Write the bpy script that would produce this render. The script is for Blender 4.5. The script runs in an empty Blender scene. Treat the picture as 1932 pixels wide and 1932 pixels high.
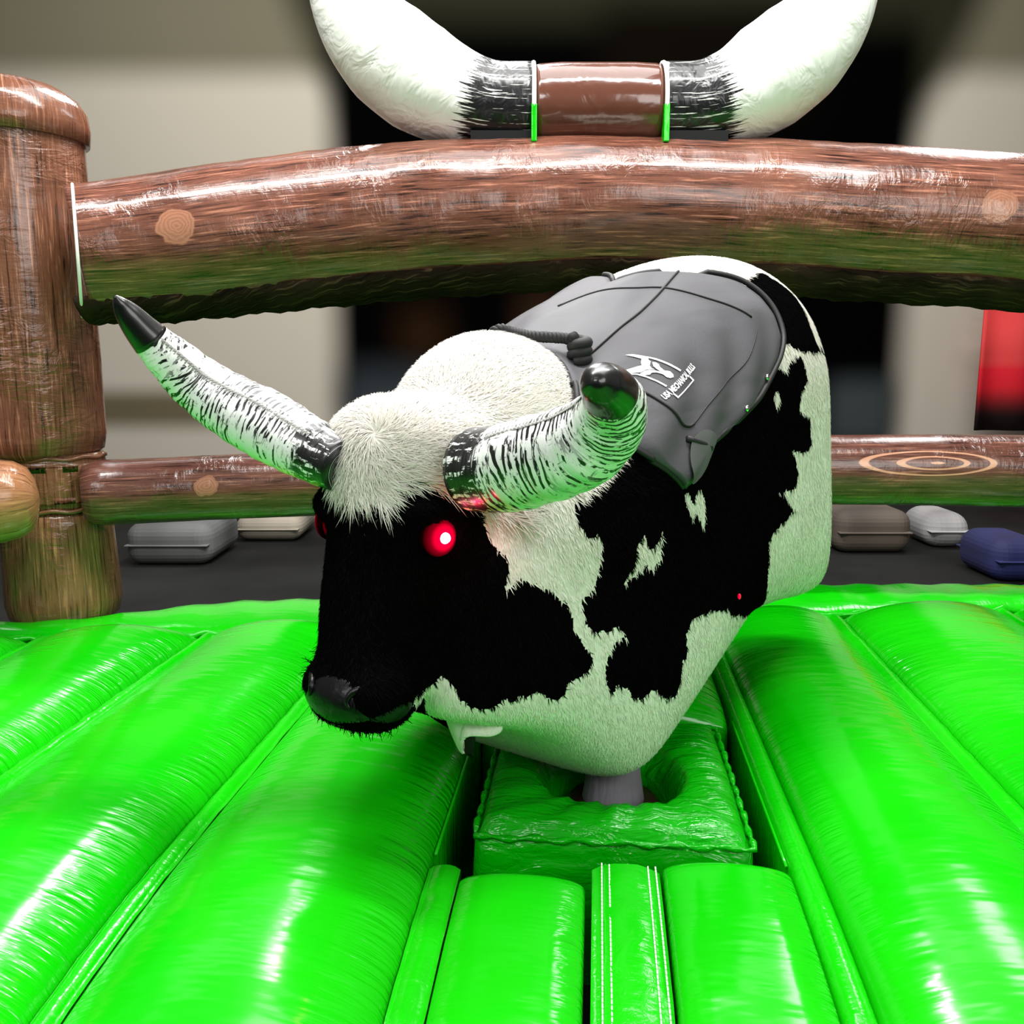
import bpy, bmesh, math, random
import numpy as np
from mathutils import Vector, Matrix
from mathutils.bvhtree import BVHTree
from mathutils import noise as mnoise

random.seed(4); rng = np.random.default_rng(7)
S = bpy.context.scene
COL = S.collection
PI = math.pi
H = 0.60                                # nominal height of the inflatable bed

# ------------------------------------------------------------------ camera
TILT = math.atan(286/1700)
cam_d = bpy.data.cameras.new('camera'); cam = bpy.data.objects.new('camera', cam_d); COL.objects.link(cam)
cam.location = (0, 0, 1.55); cam.rotation_euler = (PI/2 - TILT, 0, 0)
cam_d.sensor_width = 36; cam_d.lens = 1700/1932*36; cam_d.clip_end = 100
S.camera = cam
# ------------------------------------------------------------------ world, lights, exposure
w = bpy.data.worlds.new('world'); S.world = w; w.use_nodes = True
w.node_tree.nodes['Background'].inputs[0].default_value = (1.0, .98, .95, 1)
w.node_tree.nodes['Background'].inputs[1].default_value = .16
def area(name, loc, target, sx, sy, power, color=(1, 1, 1)):
    l = bpy.data.lights.new(name, 'AREA'); l.shape = 'RECTANGLE'; l.size = sx; l.size_y = sy
    l.energy = power; l.color = color
    o = bpy.data.objects.new(name, l); COL.objects.link(o); o.location = loc
    o.rotation_euler = (Vector(target)-Vector(loc)).to_track_quat('-Z', 'Y').to_euler()
    return o
area('strip_lamp', (.15, 1.9, 5.0), (.15, 2.35, 0), 4.6, .28, 330, (1, .99, .97))
area('ceiling_lamp', (.3, 3.2, 5.6), (.2, 2.6, 0), 2.5, 2.5, 110, (1, .99, .97))
area('rear_lamp', (-.7, 5.7, 5.2), (-.5, 4.6, 0), .7, 2.8, 230, (1, 1, 1))
area('rear_lamp_right', (3.6, 6.2, 5.2), (3.2, 5.2, 0), .8, 2.2, 60, (1, 1, 1))
area('rear_lamp_centre', (.1, 5.3, 5.2), (.1, 4.6, 0), .35, .5, 40, (1, 1, 1))
area('left_fill', (-2.4, -1.4, 4.0), (0, 2.4, .9), 3.0, 1.0, 95, (1, 1, 1))  # added fill from camera left for the bull's front surfaces
area('front_fill', (2.6, -1.8, 3.4), (.4, 2.2, 1.0), 3.0, 2.0, 110, (1, 1, .98))
area('wall_fill', (0, 7.5, 7.5), (0, 12.5, 2.5), 12, 1.5, 700, (1, .98, .94))  # added to light the back wall evenly
S.view_settings.view_transform = 'Standard'; S.view_settings.look = 'None'
S.view_settings.gamma = 1; S.view_settings.use_curve_mapping = False
S.view_settings.exposure = 0.0

# ------------------------------------------------------------------ helpers
def tag(o, label=None, cat=None, group=None, kind=None):
    if label: o['label'] = label
    if cat: o['category'] = cat
    if group: o['group'] = group
    if kind: o['kind'] = kind
    return o
def empty(name, loc=(0, 0, 0), rz=0.):
    o = bpy.data.objects.new(name, None); o.empty_display_size = .1; COL.objects.link(o)
    o.location = loc; o.rotation_euler = (0, 0, rz); return o
def obj(name, verts, faces, m, parent=None, smooth=True, uv=None, loc=None, rz=0.):
    me = bpy.data.meshes.new(name)
    me.from_pydata([tuple(map(float, v)) for v in verts], [], [tuple(int(i) for i in f) for f in faces])
    if smooth: me.polygons.foreach_set('use_smooth', [True]*len(me.polygons))
    if uv is not None:
        l = me.uv_layers.new(name='UVMap'); idx = np.zeros(len(me.loops), dtype=np.int32)
        me.loops.foreach_get('vertex_index', idx); uv = np.asarray(uv, dtype=np.float32)
        l.data.foreach_set('uv', uv[idx].ravel())
    if m: me.materials.append(m)
    me.update()
    o = bpy.data.objects.new(name, me); COL.objects.link(o)
    if parent: o.parent = parent
    if loc is not None: o.location = loc
    if rz: o.rotation_euler = (0, 0, rz)
    return o
def grid_faces(nu, nv, closed=False, off=0, flip=False):
    f = []
    for i in range(nu-1):
        for j in range(nv if closed else nv-1):
            k = (j+1) % nv
            q = (off+i*nv+j, off+i*nv+k, off+(i+1)*nv+k, off+(i+1)*nv+j)
            f.append(q[::-1] if flip else q)
    return f
def loft(rings, cap=True):
    R = np.asarray(rings, float); n, m = R.shape[:2]
    v = R.reshape(-1, 3); f = grid_faces(n, m, True)
    if cap:
        v = np.vstack([v, R[0].mean(0), R[-1].mean(0)]); a = n*m; b = a+1
        f += [(a, (j+1) % m, j) for j in range(m)]
        f += [(b, (n-1)*m+j, (n-1)*m+(j+1) % m) for j in range(m)]
    return v, f
def catmull(pts, n):
    P_ = np.asarray(pts, float); P_ = np.vstack([2*P_[0]-P_[1], P_, 2*P_[-1]-P_[-2]]); out = []
    k = len(P_)-3
    for x in np.linspace(0, k, n):
        i = min(int(x), k-1); u = x-i; a, b, c, d = P_[i:i+4]
        out.append(.5*((2*b)+(c-a)*u+(2*a-5*b+4*c-d)*u*u+(3*b-a-3*c+d)*u**3))
    return np.array(out)
def tube_rings(path, rad, m=24, up=(0, 0, 1), squash=1.):
    """rings about a path; rad per point; returns rings, frames"""
    p = np.asarray(path, float); n = len(p); t = np.gradient(p, axis=0); t /= np.linalg.norm(t, axis=1)[:, None]
    u = np.array(up, float); rings = []; fr = []
    for i in range(n):
        u = u-(u@t[i])*t[i]; u /= np.linalg.norm(u); s = np.cross(t[i], u)
        a = np.arange(m)/m*2*PI
        rings.append(p[i]+rad[i]*(np.cos(a)[:, None]*u*squash+np.sin(a)[:, None]*s)); fr.append((u, s, t[i]))
    return np.array(rings), fr
def tube(name, path, rad, m_, parent=None, m=16, up=(0, 0, 1), **k):
    if np.isscalar(rad): rad = [rad]*len(path)
    r, _ = tube_rings(path, rad, m, up); v, f = loft(r)
    return obj(name, v, f, m_, parent, **k)
def tube_uv(name, path, rad, m_, parent=None, m=48, up=(0, 0, 1), disp=None, loc=None, rz=0.):
    """tube with a seam so that uv = (metres along, metres around); angle 0 is up"""
    p = np.asarray(path, float); n = len(p)
    s = np.r_[0, np.cumsum(np.linalg.norm(np.diff(p, axis=0), axis=1))]
    r, fr = tube_rings(p, rad, m, up); V = []; UV = []
    for i in range(n):
        for j in range(m+1):
            q = r[i][j % m]; c = p[i]
            if disp: q = c+(q-c)*(1+disp(s[i], 2*PI*j/m))
            V.append(q); UV.append((s[i], (j/m)*2*PI*max(rad)*1.0))
    f = grid_faces(n, m+1)
    V.append(p[0]); V.append(p[-1]); UV += [(0, 0), (s[-1], 0)]
    a = len(V)-2
    f += [(a, j+1, j) for j in range(m)]+[(a+1, (n-1)*(m+1)+j, (n-1)*(m+1)+j+1) for j in range(m)]
    return obj(name, V, f, m_, parent, uv=UV, loc=loc, rz=rz)
def box_v(x0, x1, y0, y1, z0, z1):
    v = [(x, y, z) for x in (x0, x1) for y in (y0, y1) for z in (z0, z1)]
    f = [(0, 1, 3, 2), (4, 6, 7, 5), (0, 4, 5, 1), (2, 3, 7, 6), (0, 2, 6, 4), (1, 5, 7, 3)]
    return v, f
def bevel(o, wd=.02, seg=3):
    b = o.modifiers.new('bevel', 'BEVEL'); b.width = wd; b.segments = seg; b.limit_method = 'ANGLE'; return o
def smoothstep(a, b, x):
    q = np.clip((x-a)/(b-a), 0, 1); return q*q*(3-2*q)

# ------------------------------------------------------------------ materials
def mat(name, color=(.5, .5, .5), rough=.5, **k):
    m = bpy.data.materials.new(name); m.use_nodes = True; b = m.node_tree.nodes['Principled BSDF']
    b.inputs['Base Color'].default_value = (*color, 1); b.inputs['Roughness'].default_value = rough
    for kk, vv in k.items():
        b.inputs[kk.replace('_', ' ')].default_value = vv
    return m
class NT:
    def __init__(s, m): s.t = m.node_tree; s.n = s.t.nodes; s.b = s.n['Principled BSDF']
    def new(s, typ, **k):
        n = s.n.new(typ)
        for a, b in k.items(): setattr(n, a, b)
        return n
    def put(s, inp, v):
        if isinstance(v, bpy.types.NodeSocket): s.t.links.new(v, inp)
        elif v is not None: inp.default_value = v
    def math(s, op, a, b=None, c=None, clamp=False):
        n = s.new('ShaderNodeMath', operation=op, use_clamp=clamp)
        s.put(n.inputs[0], a); s.put(n.inputs[1], b); s.put(n.inputs[2], c); return n.outputs[0]
    def coord(s, kind='Object'): return s.new('ShaderNodeTexCoord').outputs[kind]
    def mapping(s, v, scale=(1, 1, 1), loc=(0, 0, 0), rot=(0, 0, 0)):
        n = s.new('ShaderNodeMapping'); s.put(n.inputs[0], v)
        n.inputs['Scale'].default_value = scale; n.inputs['Location'].default_value = loc; n.inputs['Rotation'].default_value = rot
        return n.outputs[0]
    def noise(s, v, scale, detail=3, rough=.5, dist=0.):
        n = s.new('ShaderNodeTexNoise'); s.put(n.inputs['Vector'], v); n.inputs['Scale'].default_value = scale
        n.inputs['Detail'].default_value = detail; n.inputs['Roughness'].default_value = rough
        n.inputs['Distortion'].default_value = dist; return n.outputs[0]
    def ramp(s, f, stops, interp='LINEAR'):
        n = s.new('ShaderNodeValToRGB'); s.put(n.inputs[0], f); e = n.color_ramp.elements; n.color_ramp.interpolation = interp
        while len(e) < len(stops): e.new(.5)
        for q, (p, c) in zip(e, stops): q.position = p; q.color = (*c, 1) if len(c) == 3 else c
        return n.outputs[0]
    def mr(s, v, a, b, c=0., d=1., smooth=True):
        n = s.new('ShaderNodeMapRange'); n.interpolation_type = 'SMOOTHSTEP' if smooth else 'LINEAR'
        s.put(n.inputs['Value'], v)
        for nm, q in (('From Min', a), ('From Max', b), ('To Min', c), ('To Max', d)): s.put(n.inputs[nm], q)
        return n.outputs[0]
    def mix(s, f, a, b, blend='MIX'):
        n = s.new('ShaderNodeMix', data_type='RGBA', blend_type=blend); s.put(n.inputs[0], f)
        s.put(n.inputs[6], (*a, 1) if isinstance(a, tuple) else a); s.put(n.inputs[7], (*b, 1) if isinstance(b, tuple) else b)
        return n.outputs[2]
    def sep(s, v):
        n = s.new('ShaderNodeSeparateXYZ'); s.put(n.inputs[0], v); return n.outputs
    def bump(s, h, strength=.3, dist=.01, prev=None):
        n = s.new('ShaderNodeBump'); s.put(n.inputs['Height'], h); n.inputs['Strength'].default_value = strength
        n.inputs['Distance'].default_value = dist
        if prev is not None: s.put(n.inputs['Normal'], prev)
        return n.outputs[0]
    def color(s, c): s.put(s.b.inputs['Base Color'], c)
    def normal(s, n): s.put(s.b.inputs['Normal'], n)

# glossy green vinyl: uv.x = 0..1 across a cushion, uv.y metres along
def green_vinyl(name, wrinkle=True, scale=1.):
    m = mat(name, (.012, .80, .004), .17, Coat_Weight=.0, Specular_IOR_Level=.55)
    t = NT(m); uv = t.coord('UV'); x, y, _ = t.sep(uv)
    ob = t.coord('Object')
    v = t.noise(ob, 1.3, 2); t.color(t.mix(t.mr(v, .35, .7), (.001, .40, .0005), (.008, .52, .003)))
    if wrinkle:
        edge = t.math('ABSOLUTE', t.math('SUBTRACT', x, .5))
        em = t.math('MULTIPLY', t.mr(edge, .24, .5, .05, 1.), t.math('MULTIPLY', t.mr(x, .3, .7, .45, 1.), t.mr(t.noise(uv, 1.7, 1), .35, .65, .35, 1.1)))
        n1 = t.noise(t.mapping(uv, (1.2, 17, 1)), 2.2*scale, 3, .55, .3)
        n2 = t.noise(t.mapping(uv, (1.6, 42, 1), (3, 1, 0)), 2.0*scale, 2, .5, .2)
        h = t.math('MULTIPLY', em, t.math('ADD', n1, t.math('MULTIPLY', n2, .5)))
        b1 = t.bump(h, .65, .016)
        n3 = t.noise(ob, 3.2, 2); n4 = t.noise(t.mapping(ob, (6, 22, 6), rot=(0, 0, .2)), 1.0, 2)
        t.normal(t.bump(t.math('ADD', n3, t.math('MULTIPLY', n4, .4)), .35, .02, b1))
    else:
        n1 = t.noise(ob, 14, 4, .6, 1.2); n2 = t.noise(t.mapping(ob, (9, 60, 9), rot=(0, 0, .5)), 1.0, 3)
        t.normal(t.bump(t.math('ADD', n1, t.math('MULTIPLY', n2, .5)), .28, .010))
    return m
M_green = green_vinyl('green_vinyl'); M_band = green_vinyl('green_band', False)
M_piping = mat('white_piping', (.85, .85, .8), .35)
M_stitch = mat('white_stitch', (.75, .9, .7), .6)
M_seam = mat('dark_green_thread', (.0, .12, .0), .6)
M_black = mat('black_vinyl', (.003, .003, .003), .5, Specular_IOR_Level=.2)

# printed wood vinyl: uv.x metres along, uv.y metres around
def wood_vinyl(name, knots=(), dark=(.035, .012, .008), mid=(.15, .056, .034), light=(.42, .19, .12), swirl=None, rough=.20, grain=1., coat=.22, spec=.42, knot_c=(.34, .15, .09)):
    m = mat(name, mid, rough, Coat_Weight=coat, Coat_Roughness=.09, Specular_IOR_Level=spec)
    t = NT(m); uv = t.coord('UV'); x, y, _ = t.sep(uv)
    g1 = t.noise(t.mapping(uv, (1.6, 26, 1)), 3.0, 5, .65, .35)
    g2 = t.noise(t.mapping(uv, (3.0, 90, 1), (5, 2, 0)), 2.0, 3, .6, .1)
    g = t.math('ADD', t.math('MULTIPLY', g1, .65), t.math('MULTIPLY', g2, .35))
    c = t.ramp(g, [(.40, dark), (.47, mid), (.54, mid), (.63, light)])
    big = t.noise(uv, 2.2, 2); c = t.mix(t.mr(big, .45, .8), c, t.mix(.35, c, light))
    for ku, kv, r in knots:
        dx = t.math('SUBTRACT', x, ku); dy = t.math('SUBTRACT', y, kv)
        d = t.math('SQRT', t.math('ADD', t.math('MULTIPLY', dx, dx), t.math('MULTIPLY', dy, dy)))
        d = t.math('ADD', d, t.math('MULTIPLY', t.math('SUBTRACT', t.noise(uv, 14, 3), .5), .05))
        ring = t.math('MULTIPLY_ADD', t.math('SINE', t.math('MULTIPLY', d, 520)), .5, .5)
        kc = t.mix(t.math('MULTIPLY', ring, .35), knot_c, mid)
        c = t.mix(t.mr(d, r*.92, r*1.05, 1., 0.), c, kc)
    if swirl:
        su, sv, L_, W_ = swirl
        dx = t.math('DIVIDE', t.math('SUBTRACT', x, su), L_); dy = t.math('DIVIDE', t.math('SUBTRACT', y, sv), W_)
        d = t.math('SQRT', t.math('ADD', t.math('MULTIPLY', dx, dx), t.math('MULTIPLY', dy, dy)))
        d = t.math('ADD', d, t.math('ADD', t.math('MULTIPLY', dx, .16), t.math('MULTIPLY', t.noise(uv, 5, 1), .12)))
        ring = t.mr(t.math('SINE', t.math('MULTIPLY', d, 17)), .55, .85)
        ins = t.mr(d, 1.0, 1.08, 1., 0.)
        c = t.mix(t.math('MULTIPLY', ring, ins), c, (.55, .27, .17))
    t.color(c)
    wr = t.noise(t.mapping(uv, (15, 3.0, 1)), 1.6, 3, .55, 1.0)
    cr = t.noise(t.mapping(uv, (9, 5, 1), rot=(0, 0, .8)), 2.4, 3, .6, 1.2)
    sp = t.mr(t.noise(uv, 3.5, 1), .45, .7, .12, 1.)
    b1 = t.bump(t.math('MULTIPLY', t.math('ADD', wr, t.math('MULTIPLY', cr, .9)), sp), .5, .020)
    t.normal(t.bump(g2, .15, .004, b1))
    return m

# ------------------------------------------------------------------ setting
def setting():
    v, f = [(-16, -8, 0), (16, -8, 0), (16, 12.5, 0), (-16, 12.5, 0)], [(0, 1, 2, 3)]
    m = mat('concrete', (.05, .05, .048), .8, Specular_IOR_Level=.1); t = NT(m)
    n = t.noise(t.coord(), .6, 4); t.color(t.ramp(n, [(.3, (.003, .003, .003)), (.7, (.018, .018, .017))]))
    tag(obj('floor', v, f, m, smooth=False), kind='structure')
    v, f = box_v(-16, 16, 12.5, 12.8, 0, 9)
    m = mat('hall_wall', (.5, .48, .43), .95, Specular_IOR_Level=0.); t = NT(m); x, y, z = t.sep(t.coord())
    k = 12.5/1700
    def X(px): return (px-966)*k
    def Z(py): return 1.55+(680-py)*k*1.03
    def soft(x0, x1, y0, y1, s=45, sy=None):
        sy = sy or s
        q = None
        for v_, a, b, ss in ((x, X(x0), X(x1), s*k), (z, Z(y1), Z(y0), sy*k)):
            p = t.math('MULTIPLY', t.mr(v_, a-ss, a+ss), t.mr(v_, b-ss, b+ss, 1., 0.))
            q = p if q is None else t.math('MULTIPLY', q, p)
        return q
    c = (.52, .475, .40)
    olive = (.165, .152, .105)
    c = t.mix(soft(-900, 3000, -400, 195, 40), c, olive)
    c = t.mix(soft(60, 520, -100, 35, 40), c, (.30, .28, .21))
    c = t.mix(soft(-900, 40, 620, 830, 40), c, olive)
    c = t.mix(soft(-500, 420, 735, 800, 40, 25), c, (.14, .115, .07))
    # dark of a round-headed opening, painted flat into the wall colour
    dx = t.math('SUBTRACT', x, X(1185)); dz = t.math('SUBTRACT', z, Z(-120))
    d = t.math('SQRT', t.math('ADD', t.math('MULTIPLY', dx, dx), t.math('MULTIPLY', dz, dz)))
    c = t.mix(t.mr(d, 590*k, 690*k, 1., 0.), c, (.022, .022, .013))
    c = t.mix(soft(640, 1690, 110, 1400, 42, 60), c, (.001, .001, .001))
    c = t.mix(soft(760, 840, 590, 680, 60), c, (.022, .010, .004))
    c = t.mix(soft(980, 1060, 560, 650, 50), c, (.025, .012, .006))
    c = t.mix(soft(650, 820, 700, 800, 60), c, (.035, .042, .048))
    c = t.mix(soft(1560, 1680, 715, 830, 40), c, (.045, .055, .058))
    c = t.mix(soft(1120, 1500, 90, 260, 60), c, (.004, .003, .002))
    t.color(c)
    tag(obj('wall_back', v, f, m, smooth=False), kind='structure')
    # things far behind the fence
    def soft_box(name, px0, px1, py0, py1, y, dep, colr, label, cat, rough=.8, bev=.12):
        y = 1.55*1700/(min(py1, 1125)-680)*1.03; kk = y/1700; r = lambda py: 1.55+(680-py)*kk*1.02
        x0, x1 = (px0-966)*kk, (px1-966)*kk; z0, z1 = 0., r(py0)
        e = empty(name, ((x0+x1)/2, y+dep/2, z0)); v, f = box_v(-(x1-x0)/2, (x1-x0)/2, -dep/2, dep/2, 0, z1-z0)
        mm = mat(name+'_paint', colr, rough); tt = NT(mm)
        tt.color(tt.mix(tt.mr(tt.noise(tt.coord(), 1.6, 1), .3, .7), tuple(c*.5 for c in colr), tuple(min(1, c*1.35) for c in colr)))
        o = bevel(obj('shell', v, f, mm, e, smooth=False), bev, 6)
        v, f = box_v(-(x1-x0)/2+.02, (x1-x0)/2-.02, -dep/2-.02, dep/2+.02, (z1-z0)*.48, (z1-z0)*.52)
        bevel(obj('band', v, f, mm, e, smooth=False), .01)
        return tag(e, label, cat)
    soft_box('storage_crate', 215, 385, 985, 1085, 9.0, .8, (.09, .09, .09), 'grey storage crate on the hall floor behind the left lower log rail', 'crate')
    soft_box('equipment_case', 1590, 1740, 960, 1060, 9.2, .7, (.085, .065, .05), 'brown equipment case on the hall floor behind the right lower log rail', 'case')
    soft_box('laundry_sack', 1765, 1855, 965, 1050, 9.4, .6, (.30, .29, .29), 'pale grey sack on the hall floor right of the brown case', 'sack', bev=.2)
    soft_box('blue_bin', 1900, 2010, 1015, 1120, 8.6, .6, (.01, .012, .08), 'dark blue bin at the right edge of the picture behind the mat', 'bin')
    soft_box('beige_crate', 430, 560, 970, 1035, 9.3, .7, (.22, .19, .15), 'beige crate on the hall floor just left of the bull head', 'crate')
    # red banner on the right
    e = empty('red_banner', (X(1940)*.95, 11.9, Z(800)))
    mm = mat('red_cloth', (.7, .0, .015), .8); tt = NT(mm); bx, by, bz = tt.sep(tt.coord())
    tt.color(tt.ramp(tt.mr(bz, .15, .95), [(0, (.01, .0, .0)), (.55, (.65, .0, .012)), (.9, (.75, .004, .02)), (1, (.75, .05, .05))]))
    N = 30; V = []
    for i in range(N):
        for q, zz in enumerate((0, .5, 1.0, 1.62)):
            xx = -.72+1.5*i/(N-1); V.append((xx, .05*math.sin(xx*9), zz))
    o = obj('cloth', V, grid_faces(N, 4), mm, e); sd = o.modifiers.new('thick', 'SOLIDIFY'); sd.thickness = .03
    tube('pole', [(-.85, 0, 1.62), (.9, 0, 1.62)], .03, M_black, e, up=(0, 1, 0))
    tag(e, 'bright red banner hanging before the pale back wall at the right edge', 'banner')
setting()

# ------------------------------------------------------------------ inflatable bed (mat frame: X across, Y away, turned 5.4 deg)
YAW = math.radians(5.3685)
bed = empty('inflatable_mat', (0, 0, 0), -YAW)
tag(bed, 'bright green inflatable mat of long air cushions under the mechanical bull', 'inflatable mat')
def yb(X): return 3.2+.2*X
def cushion(name, x0, x1, y0, y1, hgt=.085, m=M_green, endr0=.16, endr1=.16, nx=28, ny=90, skirt=.45, parent=bed, z0=None, tilt=0., pw=.62):
    """puffy air cushion; y1 may be a function of X"""
    f1 = y1 if callable(y1) else (lambda X: y1)
    zb = H if z0 is None else z0
    V = []; UV = []
    for j in range(ny+1):
        q = j/ny; q = q if ny < 20 else (.5-.5*math.cos(PI*q))*.5+q*.5
        for i in range(nx+1):
            a = .5-.5*math.cos(PI*i/nx); a = .6*a+.4*i/nx
            X = x0+(x1-x0)*a; Y1 = f1(X); Y = y0+(Y1-y0)*q
            p = max(0, 1-(2*a-1)**2)**pw
            e0 = min(1, (Y-y0)/endr0); e1 = min(1, (Y1-Y)/endr1)
            ee = (max(0, 1-(1-e0)**2)**.5)*(max(0, 1-(1-e1)**2)**.5)
            zz = zb+hgt*p*(.25+.75*ee)-.03*(1-ee)+tilt*(a-.5)-.14*max(0, 1.6-Y)**2
            V.append((X, Y, zz)); UV.append((a, Y))
    n = nx+1; F_ = grid_faces(ny+1, n)
    # skirts
    loop = [i for i in range(n)]+[j*n+nx for j in range(1, ny+1)]+[ny*n+i for i in range(nx-1, -1, -1)]+[j*n for j in range(ny-1, 0, -1)]
    base = len(V)
    for k in loop:
        x_, y_, z_ = V[k]; V.append((x_, y_, zb-skirt)); UV.append(UV[k])
    L_ = len(loop)
    for k in range(L_): F_.append((loop[k], loop[(k+1) % L_], base+(k+1) % L_, base+k)[::-1])
    F_ = [f[::-1] for f in F_]
    F_.append([base+k for k in range(L_)])
    return obj(name, V, F_, m, parent, uv=UV)
seams = [-3.0, -2.42, -1.86, -1.31, -.78]
for a, b in zip(seams[:-1], seams[1:]):
    cushion('air_cushion', a, b-.054, .25, yb)
cushion('air_cushion', -.78, -.305, .25, yb, endr1=.2)
cushion('air_cushion', .43, .87, .25, yb)
cushion('air_cushion', .925, 1.53, .25, yb)
cushion('air_cushion', 1.585, 2.15, .25, yb)
cushion('air_cushion', 2.2, 2.8, .25, yb)
cushion('air_cushion', -.30, .36, 2.32, yb, hgt=.09, endr0=.2)       # behind the pedestal
cushion('air_cushion', -.24, -.008, .25, 1.53, hgt=.036, endr1=.05, pw=.36)   # in front, left of the slit
cushion('air_cushion', .135, .372, .25, 1.60, hgt=.036, endr1=.05, pw=.36)    # in front, right of the slit
# right of the recess: lip that runs beside the box
cushion('air_cushion', .375, .428, .25, yb, hgt=.02, m=M_band, nx=8)
# welted seam bands between cushions
def band(x0, x1, y0, y1, hgt=.014, name='seam_band', n=80, z=H, m=M_band):
    f1 = y1 if callable(y1) else (lambda X: y1)
    V = []
    for j in range(n+1):
        for i in range(7):
            a = i/6; X = x0+(x1-x0)*a; Y = y0+(f1(X)-y0)*j/n
            V.append((X, Y, z-.14*max(0, 1.6-Y)**2+hgt*(1-(2*a-1)**2)+.004*mnoise.noise(Vector((X*30, Y*22, 0)))))
    k = len(V); V += [(x, y, z-.3) for (x, y, _) in V[:k]]
    f = grid_faces(n+1, 7, flip=True)+grid_faces(n+1, 7, off=k)
    f += [(0+j*7, (j+1)*7, k+(j+1)*7, k+j*7) for j in range(n)]+[(6+j*7, k+6+j*7, k+6+(j+1)*7, 6+(j+1)*7) for j in range(n)]
    return obj(name, V, f, m, bed)
for X in (-2.42, -1.86, -1.31, -.78): band(X-.052, X-.007, .25, yb)
band(.872, .923, .25, yb, .012); band(1.532, 1.583, .25, yb); band(2.152, 2.198, .25, yb)
band(-.303, -.243, .25, 1.55, .012)
v, f = box_v(-.02, .012, .25, 1.52, H-.3, H-.2); obj('slit_shade', v, f, M_black, bed, smooth=False)  # black strip added deep in the slit so the gap reads dark
fl = band(.004, .13, .25, 1.575, .018, 'centre_flap')
# white double stitching on the flap by the slit
def stitches(X, y0, y1, z=H+.012, m=M_stitch, r=.0012, name='white_stitching', dash=None):
    V = []; F_ = []
    y = y0
    while y < y1:
        L_ = .011 if dash is None else dash
        zz = z-.14*max(0, 1.6-y)**2; v, f = box_v(X-r, X+r, y, y+L_*.8, zz, zz+.0045); o = len(V); V += v; F_ += [tuple(o+q for q in ff) for ff in f]; y += L_
    return obj(name, V, F_, m, bed, smooth=False)
tag(stitches(.022, .3, 1.57), 'white thread'); 
for X in (.036, .108, .122): stitches(X, .3, 1.575, z=H+.010)
# perimeter cushion along the far edge
V = []; UV = []; ns = 120; nr = 14
for i in range(ns+1):
    X = -3.1+6.3*i/ns; y0 = yb(X); wd = .46+.02*math.cos(X*1.2)-.10*smoothstep(1.0, 2.2, X)-.25*smoothstep(-1.35, -2.0, X)
    for j in range(nr+1):
        a = j/nr; V.append((X, y0+wd*a, H-.02+.055*max(0, 1-(2*a-1)**2)**.5+.004*math.sin(X*33+a*3))); UV.append((a, X))
k = len(V); V += [(x, y, .0) for x, y, z in V]; UV += UV
f = grid_faces(ns+1, nr+1, flip=False)+[(j, j+nr+1, k+j+nr+1, k+j) for j in range(0, ns*(nr+1), nr+1)]+[(j, k+j, k+j+nr+1, j+nr+1) for j in range(nr, ns*(nr+1), nr+1)]
obj('border_cushion', V, f, M_green, bed, uv=UV)
# far seam: raised ragged welt
P_ = [(X, yb(X), H+.004+.006*math.sin(X*41)+.004*math.sin(X*97)) for X in np.linspace(-3, 3.1, 160)]
tube('border_welt', P_, [.012+.004*math.sin(i*1.7) for i in range(160)], M_band, bed, m=8)
for (X, y0, y1, rr) in ((-.30, 1.6, 2.3, .0035), (.372, 1.62, 2.32, .0035)):
    tube('recess_piping', [(X, y, H+.0) for y in np.linspace(y0, y1, 12)], rr, M_green, bed, m=8)
v, f = box_v(-3.0, 2.8, .25, 2.55, .0, H-.45); obj('mat_base', v, f, M_green, bed, smooth=False)

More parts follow.
